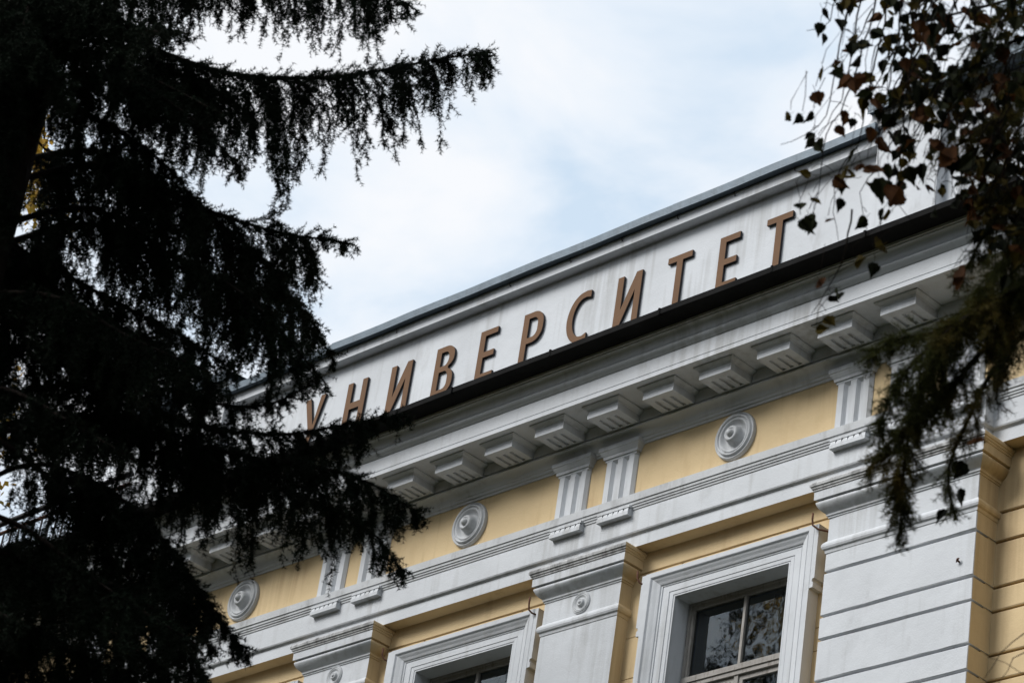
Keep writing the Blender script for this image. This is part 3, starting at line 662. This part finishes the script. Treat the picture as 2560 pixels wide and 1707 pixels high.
bough(7.5, [(250, 410, 11.8), (450, 500, 11.75), (620, 560, 11.7), (740, 590, 11.7), (820, 598, 11.7), (888, 613, 11.7)], [(0, .3), (.45, .60), (.62, .75), (.75, .75), (.83, .35), (.9, .12), (1, .03)], dens=1.5, side=.15)
bough(7.6, [(250, 380, 12.3), (480, 520, 12.5), (650, 640, 12.5), (760, 790, 12.5), (835, 900, 12.5)], [(0, .3), (.6, .50), (.9, .28), (1, .06)], dens=1.4, side=.2)
bough(7.3, [(220, 520, 11.4), (430, 640, 11.3), (600, 730, 11.2), (720, 850, 11.2), (815, 960, 11.2)], [(0, .3), (.5, .5), (.8, .30), (1, .06)], dens=1.4, side=.2)
bough(7.2, [(220, 560, 12.0), (430, 660, 12.1), (620, 720, 12.1), (740, 760, 12.1), (800, 830, 12.1)], [(0, .3), (.5, .5), (.8, .36), (1, .06)], dens=1.3, side=.2)
bough(6.7, [(150, 860, 11.6), (400, 970, 11.5), (580, 1015, 11.5), (690, 1005, 11.45), (775, 960, 11.4)], [(0, .3), (.5, .34), (.75, .16), (1, .05)], **K)
bough(6.5, [(200, 960, 11.9), (480, 1060, 11.8), (700, 1085, 11.7), (860, 1062, 11.65), (1015, 1040, 11.6)], [(0, .12), (.25, .15), (.45, .42), (.7, .52), (.85, .34), (.93, .15), (1, .05)], dens=1.4, side=.16)
bough(6.35, [(250, 1040, 11.7), (560, 1130, 11.5), (780, 1165, 11.4), (930, 1210, 11.35), (1058, 1295, 11.3)], [(0, .08), (.25, .12), (.5, .50), (.72, .56), (.86, .40), (.94, .18), (1, .05)], dens=1.5, side=.16)
bough(6.4, [(250, 1040, 12.0), (560, 1170, 11.9), (800, 1260, 11.8), (930, 1330, 11.8), (1015, 1445, 11.75)], [(0, .2), (.5, .25), (.8, .34), (1, .05)], dens=1.2, side=.16)
bough(6.0, [(50, 1165, 11.6), (250, 1215, 11.3), (390, 1330, 11.2), (500, 1480, 11.1), (620, 1640, 11.1)], [(0, .02), (.38, .03), (.5, .36), (.85, .24), (1, .05)], dens=1.6, side=.25, start=.46)
bough(5.75, [(50, 1360, 11.9), (230, 1380, 11.9), (370, 1400, 11.9), (470, 1520, 11.9), (540, 1640, 11.9)], [(0, .25), (.5, .36), (.85, .24), (1, .05)], dens=1.5, side=.25)
bough(5.6, [(0, 1400, 11.3), (200, 1430, 11.0), (380, 1520, 10.9), (520, 1700, 10.9)], [(0, .3), (1, .28)], dens=1.5, side=.25)
bough(5.5, [(-50, 1430, 11.6), (150, 1500, 11.5), (330, 1600, 11.4), (420, 1720, 11.4)], [(0, .3), (1, .3)], dens=1.3, side=.25)
bough(5.55, [(-50, 1400, 12.2), (150, 1420, 12.4), (330, 1480, 12.5), (470, 1600, 12.5)], [(0, .3), (1, .28)], dens=1.3, side=.25)
bough(5.2, [(-80, 1560, 11.4), (100, 1600, 11.2), (300, 1680, 11.1), (430, 1780, 11.1)], [(0, .3), (1, .3)], dens=1.3, side=.25)
bough(5.1, [(-80, 1640, 11.9), (100, 1680, 11.9), (300, 1740, 11.9)], [(0, .3), (1, .3)], dens=1.3, side=.25)
bough(5.2, [(-100, 1520, 11.0), (60, 1560, 10.8), (220, 1640, 10.7)], [(0, .3), (1, .3)], dens=1.2, side=.25)
F = dict(dens=1.45, side=.25)
bough(7.15, [(60, 640, 11.8), (260, 740, 11.7), (450, 840, 11.7), (590, 930, 11.7)], [(0, .3), (.5, .42), (.9, .25), (1, .06)], **F)
bough(7.0, [(40, 700, 12.2), (240, 790, 12.3), (420, 880, 12.4), (560, 990, 12.4)], [(0, .3), (.5, .42), (.9, .25), (1, .06)], **F)
bough(6.9, [(60, 800, 11.5), (250, 850, 11.3), (420, 920, 11.2), (520, 1010, 11.2)], [(0, .2), (.5, .36), (.9, .22), (1, .06)], **F)
bough(7.9, [(140, 260, 11.6), (300, 330, 11.4), (430, 430, 11.3), (520, 560, 11.3)], [(0, .2), (.5, .42), (.9, .25), (1, .06)], **F)
bough(8.9, [(60, 60, 11.2), (100, 120, 10.9), (170, 230, 10.8)], [(0, .3), (.5, .42), (1, .12)], **F)
bough(8.7, [(0, 120, 11.1), (20, 200, 10.9), (60, 330, 10.8)], [(0, .3), (.5, .42), (1, .12)], **F)
bough(8.3, [(-30, 330, 11.2), (0, 420, 10.9), (40, 560, 10.8)], [(0, .3), (.5, .42), (1, .12)], **F)
bough(8.95, [(160, -20, 11.5), (260, 20, 11.3), (370, 90, 11.2)], [(0, .2), (.5, .42), (1, .12)], **F)
# the rest of the crown: whorls round the trunk
def sight(p):
    v = p-CAM; dz_ = v.dot(fwd); return (1280+7466.67*v.dot(RT)/dz_, 853.5-7466.67*v.dot(UP)/dz_)
hh = 4.3
while hh < 14.2:
    near = hh < 9.6
    for k in range(4 if near else 3):
        az = random.uniform(0, 2*math.pi); ln_ = random.uniform(.8, 1.3) if hh < 9.2 else random.uniform(.8, 1.3)*max(.25, (16-hh)/7)
        d = d_ = Vector((math.cos(az), math.sin(az), 0))
        p = trunk_pt(hh+random.uniform(-.1, .1)); tip = p+d*ln_+Vector((0, 0, -.30*ln_-.1))
        sx_, sy_ = sight(tip); mx_, my_ = sight(p+d*ln_*.6)
        lim = np.interp(sy_, [0, 180, 500, 560, 1000, 1150, 1300, 1640], [560, 560, 560, 640, 640, 420, 420, 560])
        if sx_ > lim: ln_ *= .6; tip = p+d*ln_+Vector((0, 0, -.30*ln_-.1)); sx_, sy_ = sight(tip)
        gap = any(a-50 < X_ < b+30 and c-190 < Y_ < e_+20 for (a, b, c, e_) in ((0, 200, 1220, 1345), (95, 220, 440, 590), (-20, 60, 740, 870), (255, 345, 370, 545)) for (X_, Y_) in ((sx_, sy_), (mx_, my_), sight(p+d_*ln_*.8+Vector((0, 0, -.3*ln_)))))
        if gap: continue
        seen = -60 < max(sx_, mx_) and sy_ > -120 and my_ < 1800
        pts = [p, p+d*ln_*.35+Vector((0, 0, -.05)), p+d*ln_*.7+Vector((0, 0, -.24*ln_)), tip]
        conifer_branch(SPR, pts, .012, [(0, .15), (.3, .30), (.7, .32), (1, .06)], dens=.95 if seen else .2, nd=290 if seen else 50, wd=.0048 if seen else .008, ln=.0165 if seen else .022)
    hh += .24 if near else .5
print('spruce tris', NTRI[0])

# yellowing conifer on the right, nearer the camera
FIR = empty('larch_tree', (0, 0, 0)); tag(FIR, 'yellowing conifer whose boughs hang over the right edge of the facade', 'tree')
FP = at(3150, 700, 8.8)
mb = MB(); mb.tube([(FP.x, FP.y, q) for q in (0, .5, 2, 4, 6, 8, 10, 12, 14)], [.26, .2, .17, .15, .12, .095, .07, .04, .01], 12); mb.build('trunk', BARK, FIR)
def fir(zh, img, hang, **kw):
    pts = [Vector((FP.x, FP.y, zh))]+[at(*q) for q in img]
    k_ = dict(mats=(NEEDLE_Y, TWIG), ln=.018, wd=.0021, nd=520, twl=(.05, .13), grav=.26, side=.30, dens=1.0, start=.3); k_.update(kw)
    return conifer_branch(FIR, pts, .014, hang, **k_)
fir(6.95, [(2720, 480, 8.6), (2560, 600, 8.5), (2450, 740, 8.45), (2370, 860, 8.4), (2300, 1000, 8.4), (2265, 1120, 8.4), (2255, 1250, 8.4), (2250, 1340, 8.4)], [(0, .1), (.4, .16), (.62, .20), (.75, .16), (.9, .12), (1, .03)], dens=1.5, start=.33)
fir(6.9, [(2650, 640, 8.5), (2480, 760, 8.4), (2340, 830, 8.35), (2230, 850, 8.3), (2165, 905, 8.3)], [(0, .1), (.6, .16), (.85, .12), (1, .03)], dens=1.5)
fir(6.85, [(2650, 700, 8.5), (2480, 850, 8.4), (2350, 1000, 8.35), (2240, 1090, 8.3), (2165, 1180, 8.3)], [(0, .1), (.5, .14), (.85, .10), (1, .03)], dens=1.4)
fir(6.9, [(2650, 660, 8.4), (2450, 770, 8.3), (2310, 880, 8.25), (2230, 980, 8.25), (2195, 1090, 8.25)], [(0, .1), (.5, .16), (.85, .12), (1, .03)], dens=1.3)
fir(6.8, [(2650, 760, 8.6), (2500, 900, 8.5), (2420, 1050, 8.5), (2370, 1180, 8.5), (2390, 1300, 8.5)], [(0, .1), (.5, .12), (.85, .10), (1, .03)], dens=.75)
fir(6.75, [(2750, 640, 8.7), (2600, 720, 8.7), (2520, 850, 8.7), (2490, 1000, 8.7)], [(0, .1), (.6, .13), (1, .03)], dens=.85)
fir(7.3, [(2750, 330, 8.7), (2600, 420, 8.6), (2480, 560, 8.6), (2400, 700, 8.6)], [(0, .1), (.6, .16), (1, .05)], dens=.95)
fir(7.5, [(2750, 220, 8.7), (2600, 260, 8.6), (2450, 330, 8.6), (2340, 400, 8.6)], [(0, .1), (.6, .14), (1, .05)], dens=.95)
fir(7.9, [(2750, 60, 8.8), (2600, 80, 8.7), (2460, 140, 8.7), (2350, 210, 8.7), (2280, 170, 8.7)], [(0, .1), (.6, .14), (1, .08)], dens=.85)
fir(7.7, [(2750, 130, 8.8), (2620, 180, 8.8), (2520, 260, 8.8), (2450, 420, 8.8)], [(0, .15), (.6, .18), (1, .08)], dens=1.05)
fir(8.1, [(2750, -40, 8.8), (2600, -20, 8.7), (2480, 60, 8.7), (2420, 200, 8.7)], [(0, .15), (.6, .18), (1, .08)], dens=1.05)
print('all conifer tris', NTRI[0])

# ------------------------------------------------------------------ birches
def leaf_mesh(name, mt, L_=.058, W_=.044, fold=.25, curl=.15):
    half = [(0, .0), (.05, .20), (.12, .36), (.20, .455), (.29, .495), (.38, .48), (.48, .42), (.58, .335), (.68, .235), (.78, .145), (.88, .07), (1, 0)]
    b = MB(); mid = []
    for (t, w_) in half:
        mid.append(len(b.v)); b.v.append((0, -curl*t*t*L_, -t*L_))
    for sx in (-1, 1):
        row = []
        for i, (t, w_) in enumerate(half):
            if w_ == 0: row.append(mid[i]); continue
            jag = 1+(.04 if i % 2 else -.04); row.append(len(b.v)); b.v.append((sx*w_*W_*jag, -curl*t*t*L_-fold*w_*W_, -t*L_+(.004 if i % 2 else 0)))
        for i in range(len(half)-1):
            q = [mid[i], mid[i+1], row[i+1], row[i]]; q = [v for k, v in enumerate(q) if v not in q[:k]]
            if len(q) > 2: b.face(q, 0, True)
    b.tube([(0, 0, 0), (.001, .004, .012), (0, .003, .022)], .0008, 4, cap=False)
    return b.mesh(name, mt)
LM = [leaf_mesh('leaf', LEAF[i % 4], *p) for i, p in enumerate([(.056, .044, .15, .2), (.052, .046, .25, .4), (.060, .044, -.15, .3), (.046, .040, .15, -.3), (.058, .040, .35, .15), (.040, .034, .1, .4), (.054, .046, -.12, .5), (.050, .038, .2, .3)])]
BIR = empty('birch_tree', (0, 0, 0)); tag(BIR, 'birch with brown autumn leaves hanging from thin twigs in the upper right', 'tree')
BP = at(3350, 600, 9.6)
mb = MB(); mb.tube([(BP.x+.03*math.sin(q), BP.y, q) for q in (0, .6, 2, 4, 6, 8, 10, 12, 14)], [.24, .19, .165, .14, .115, .09, .065, .04, .012], 12); mb.build('trunk', BIRCHBARK, BIR)
nleaf = [0]; extra = MB()
FACE = (CAM-at(2300, 300, 9)).normalized()
def leaf_at(p, size=1.0, obj=True, which=None):
    tilt = random.gauss(0, .55); yaw = math.atan2(-FACE.x, FACE.y)+math.pi+random.gauss(0, .9)
    rot = (random.gauss(0, .45), tilt, yaw); me = LM[which if which is not None else random.choice((0, 1, 1, 2, 3, 4, 5, 5, 6, 7, 3, 7))]
    if obj and nleaf[0] < 300:
        nleaf[0] += 1; return inst('leaf', me, p, BIR, rot, (size,)*3)
    from mathutils import Euler
    M = Matrix.Translation(p) @ Euler(rot).to_matrix().to_4x4() @ Matrix.Scale(size, 4); i = len(extra.v)
    extra.v += [tuple(M @ v.co) for v in me.vertices]; mi = LEAF.index(me.materials[0])
    for pl in me.polygons: extra.face([i+q for q in pl.vertices], mi, True)
def twig(img, leaves=(.4, 1.0), n=8, r=.0022, size=1.0, sub=True, start=None, late=False):
    """thin hanging shoot through sight points; leaves on short side shoots"""
    pts = [at(*q) for q in img]
    if start is not None: pts = [start]+pts
    P, Ln = resample(pts, .04); k = len(P)
    mb = MB(); mb.tube([tuple(p+np.array([random.gauss(0, .003) for _ in range(3)])) for p in P], [r*(1.5-1.1*i/(k-1)) for i in range(k)], 5)
    tw = mb.build('twig', TWIG, BIR)
    for q in range(n):
        f = random.uniform(*leaves); i = min(k-1, int(f*(k-1))); p = Vector(P[i]); d = Vector((random.gauss(0, 1), random.gauss(0, 1), random.gauss(-.4, .6))).normalized(); l_ = random.uniform(.015, .06)
        e_ = p+d*l_; leaf_at(e_-Vector((0, 0, .02)), size*random.uniform(.7, 1.15)); sb = MB(); sb.tube([(0, 0, 0), d*l_*.5+Vector((0, 0, .006)), e_-p], .0011, 4); s2 = sb.build('shoot', TWIG, tw); s2.location = p
    return P
LIMB = []
def limb(zh, img, r):
    pts = [Vector((BP.x, BP.y, zh))]+[at(*q) for q in img]; P, Ln = resample(pts, .06); k = len(P)
    mb = MB(); mb.tube([tuple(p) for p in P], [r*(1-.8*i/(k-1)) for i in range(k)], 7); mb.build('branch', TWIG, BIR)
limb(8.4, [(2900, -150, 9.2), (2600, -200, 9.0), (2350, -160, 8.9), (2150, -60, 8.8)], .02)
limb(8.0, [(2900, 30, 9.0), (2650, -20, 8.8), (2450, 20, 8.7), (2300, 60, 8.6)], .016)
limb(7.6, [(2900, 230, 9.0), (2650, 200, 8.9), (2500, 260, 8.8), (2400, 330, 8.8)], .014)
# single leaves of the fringe, each where its shoot ends
for (px, py, wch, sz) in ((2053, 189, 1, .9), (2106, 200, 0, .85), (2036, 250, 6, 1.0), (1973, 306, 5, .9), (2003, 306, 3, .8), (2030, 300, 3, .95), (2032, 350, 7, .8), (2162, 210, 6, .9), (2049, 76, 3, .9), (2099, 69, 3, 1.0), (2129, 130, 3, 1.0), (2164, 440, 2, 1.25), (2110, 444, 1, 1.0), (2131, 470, 1, 1.25), (2100, 516, 3, .9), (1997, 526, 0, .85), (1997, 574, 0, 1.1), (2030, 566, 0, .9), (2068, 562, 6, .7), (2298, 245, 3, 1.3), (2229, 317, 3, 1.3), (2229, 367, 4, 1.5), (2277, 371, 7, 1.3), (2255, 368, 3, .7), (2217, 428, 4, .9), (2267, 440, 0, 1.1), (2305, 436, 3, 1.3), (2194, 475, 4, 1.4), (2246, 505, 2, 1.7), (2206, 543, 3, 1.0), (2294, 294, 2, 1.4), (2351, 382, 2, 1.4), (2351, 417, 6, 1.6), (2382, 417, 3, 1.5), (2435, 417, 4, 1.2), (2045, 719, 2, .95), (2072, 757, 3, .8), (2038, 842, 1, .8), (2204, 637, 1, 1.25), (2134, 677, 1, .95), (2184, 679, 3, 1.0), (2410, 1185, 3, 1.3), (2395, 1250, 3, 1.2), (2362, 1298, 3, 1.1), (2440, 1120, 2, 1.2), (2350, 930, 2, 1.6), (2380, 730, 2, 1.7), (2360, 1000, 2, 1.5), (2430, 280, 2, 1.5), (2330, 40, 2, 1.6), (2250, 20, 2, 1.3), (2330, 100, 2, 1.3)):
    d = random.uniform(8.1, 8.6); p = at(px, py, d)+Vector((0, 0, .028*sz)); lf = leaf_at(p, sz, which=wch)
    sb = MB(); sb.tube([(0, 0, .018*sz), (random.gauss(0, .01), random.gauss(0, .01), .06), (random.gauss(.03, .02), random.gauss(.02, .02), .14)], .0011, 4); s2 = sb.build('shoot', TWIG, BIR); s2.location = p
# long outer shoots
twig([(2150, -60, 8.8), (2112, 40, 8.8), (2084, 210, 8.8), (2055, 306, 8.8), (2000, 345, 8.8), (1950, 364, 8.8)], (.25, .85), 5)
twig([(2170, -60, 8.7), (2140, 60, 8.7), (2115, 215, 8.7), (2070, 310, 8.7), (2020, 365, 8.7)], (.2, .95), 5)
twig([(2200, -60, 8.6), (2165, 100, 8.6), (2115, 250, 8.6), (2060, 355, 8.6), (2050, 460, 8.6), (2010, 580, 8.6)], (.1, .9), 8)
twig([(2230, -50, 8.7), (2190, 150, 8.7), (2140, 370, 8.7), (2095, 432, 8.7), (2084, 536, 8.7), (2102, 600, 8.7)], (.15, .98), 9)
twig([(2260, -20, 8.5), (2230, 180, 8.5), (2195, 330, 8.5), (2195, 420, 8.5), (2150, 470, 8.5), (2170, 590, 8.5)], (.2, .98), 9)
twig([(2110, 640, 8.6), (2085, 690, 8.6), (2060, 740, 8.6), (2025, 790, 8.6)], (.2, 1), 3, start=at(2130, 520, 8.65))
twig([(2300, 40, 8.6), (2270, 200, 8.6), (2250, 400, 8.6), (2240, 500, 8.6), (2290, 560, 8.6)], (.2, 1), 10)
twig([(2090, 0, 8.9), (2070, 60, 8.9), (2040, 80, 8.9), (2020, 80, 8.9)], (.1, 1), 7, size=.8, start=at(2150, -60, 8.8))
# the thick curtain of leaves towards the corner
FR = [(-80, 2070), (60, 2080), (150, 2110), (250, 2170), (330, 2225), (420, 2270), (500, 2390), (580, 2470), (680, 2530), (760, 2600)]
def edge_x(py): return float(np.interp(py, [q[0] for q in FR], [q[1] for q in FR]))
for q in range(170):
    py = random.uniform(-60, 640)**1.0; ex = edge_x(py)
    if ex > 2600: continue
    px = ex+(2620-ex)*random.random()**.85; d = random.uniform(8.2, 9.3); dx = random.uniform(-45, 15)
    twig([(px+45, py-110, d), (px+15, py-50, d), (px+dx*.4, py, d), (px+dx, py+random.uniform(30, 95), d)], (.1, 1.0), random.randint(3, 6), size=.95, r=.0018)
# bare ends low on the right
twig([(2600, 1560, 8.6), (2530, 1600, 8.6), (2490, 1650, 8.6), (2455, 1700, 8.6)], n=0, r=.0014)
twig([(2600, 1620, 8.6), (2540, 1640, 8.6), (2510, 1690, 8.6), (2480, 1740, 8.6)], n=0, r=.0014)
twig([(2600, 1700, 8.6), (2520, 1660, 8.6), (2470, 1640, 8.6)], n=0, r=.0012)
if extra.v: tag(extra.build('leaf_mass', LEAF, BIR), kind='stuff')
print('leaves', nleaf[0])

# yellow birch far behind the spruce
def far_birch(name, label, base, height, crown, nleaf_, mt, leafsz, seed, group):
    rg_ = np.random.default_rng(seed); T = empty(name, base); tag(T, label, 'tree', group)
    mb = MB(); k = 9; mb.tube([(.25*math.sin(q*.8+seed), .2*math.cos(q*.6), height*q/(k-1)) for q in range(k)], [.28*(1-.93*q/(k-1)) for q in range(k)], 10); mb.build('trunk', BIRCHBARK, T)
    ends = []
    for b_ in range(34):
        h0 = height*rg_.uniform(.3, .95); az = rg_.uniform(0, 6.283); ln_ = crown*(1.05-.55*h0/height)*rg_.uniform(.6, 1.1); d = np.array([math.cos(az), math.sin(az), 0])
        p0 = np.array([0, 0, h0]); P = [p0, p0+d*ln_*.4+[0, 0, ln_*.3], p0+d*ln_*.8+[0, 0, ln_*.35], p0+d*ln_+[0, 0, ln_*.1]]
        mb = MB(); mb.tube([tuple(q) for q in P], [.05, .035, .02, .006], 5); mb.build('branch', TWIG, T)
        for q in range(10):
            t = rg_.uniform(.25, 1); i = min(2, int(t*3)); s0 = P[i]+(P[i+1]-P[i])*(t*3-i); ends.append((s0, rg_.uniform(.4, 1.5)))
    per = max(1, nleaf_//len(ends)); V = []
    Q = []
    for (s0, hg) in ends:
        n_ = int(per*rg_.uniform(.5, 1.5)); dr = rg_.normal(0, .28, 2); t = rg_.random(n_)
        c = np.stack([s0[0]+dr[0]*t, s0[1]+dr[1]*t, s0[2]-hg*t], 1)+rg_.normal(0, .07, (n_, 3))
        u = unit(rg_.normal(size=(n_, 3))+[0, 0, -.9]); v_ = unit(np.cross(u, rg_.normal(size=(n_, 3))))
        Q.append(np.stack([c, c+u*leafsz*.4+v_*leafsz*.42, c+u*leafsz, c+u*leafsz*.4-v_*leafsz*.42], 1).reshape(-1, 3))
    Q = np.concatenate(Q); me = np_mesh('leaf_mass', np.zeros((0, 3)), Q, (mt, mt)); o = bpy.data.objects.new('crown', me); COL.objects.link(o); o.parent = T; tag(o, kind='stuff')
    return T
q = at(60, 640, 26); far_birch('birch_tree', 'yellow autumn birch glimpsed through gaps in the spruce', (q.x-.6, q.y-.6, 0), 17.5, 3.4, 26000, LEAF_Y, .06, 5, None)
# trees across the lawn that the window panes mirror
far_birch('birch_tree', 'tall dark leafy tree mirrored in the largest window', (-4.2, -9.5, 0), 22.0, 4.0, 12000, LEAF[0], .12, 8, None)
far_birch('birch_tree', 'second leafy tree mirrored in the window, further along the lawn', (-10.5, -12.5, 0), 23.0, 4.4, 11000, LEAF[0], .13, 9, None)

# the park behind the photographer: unseen tall trees, added to block light from the low sky
rg_ = np.random.default_rng(21); C_ = []
for (x0, y0, x1, y1, n_) in ((-32, -31, 48, -34, 34), (-38, -31, -24, -9, 10), (36, -31, 42, 0, 12)):
    for t in (np.arange(n_)+.5)/n_:
        bx_, by_ = x0+(x1-x0)*t+rg_.normal(0, 1.0), y0+(y1-y0)*t+rg_.normal(0, 1.2); H_ = rg_.uniform(17, 22); m_ = 1500
        hh_ = rg_.random(m_)**.8*(H_-2)+2; rr = 3.1*np.sqrt(np.clip(1-((hh_-H_*.5)/(H_*.52))**2, .03, 1))*np.sqrt(rg_.random(m_)); aa = rg_.random(m_)*6.283
        C_.append(np.stack([bx_+rr*np.cos(aa), by_+rr*np.sin(aa), hh_], 1))
C_ = np.concatenate(C_); m_ = len(C_); u = unit(rg_.normal(size=(m_, 3))); v_ = unit(np.cross(u, rg_.normal(size=(m_, 3)))); sz = rg_.uniform(.22, .5, (m_, 1))
Q = np.stack([C_-u*sz, C_+v_*sz*.7, C_+u*sz, C_-v_*sz*.7], 1).reshape(-1, 3)
o = bpy.data.objects.new('woodland', np_mesh('woodland', np.zeros((0, 3)), Q, (LEAF[0], LEAF[0]))); COL.objects.link(o)
tag(o, 'unseen dark mass of park trees added opposite the facade to block low sky light', 'woodland', kind='stuff')

SC.render.engine = 'CYCLES'
SC.cycles.max_bounces = 8; SC.cycles.transparent_max_bounces = 12
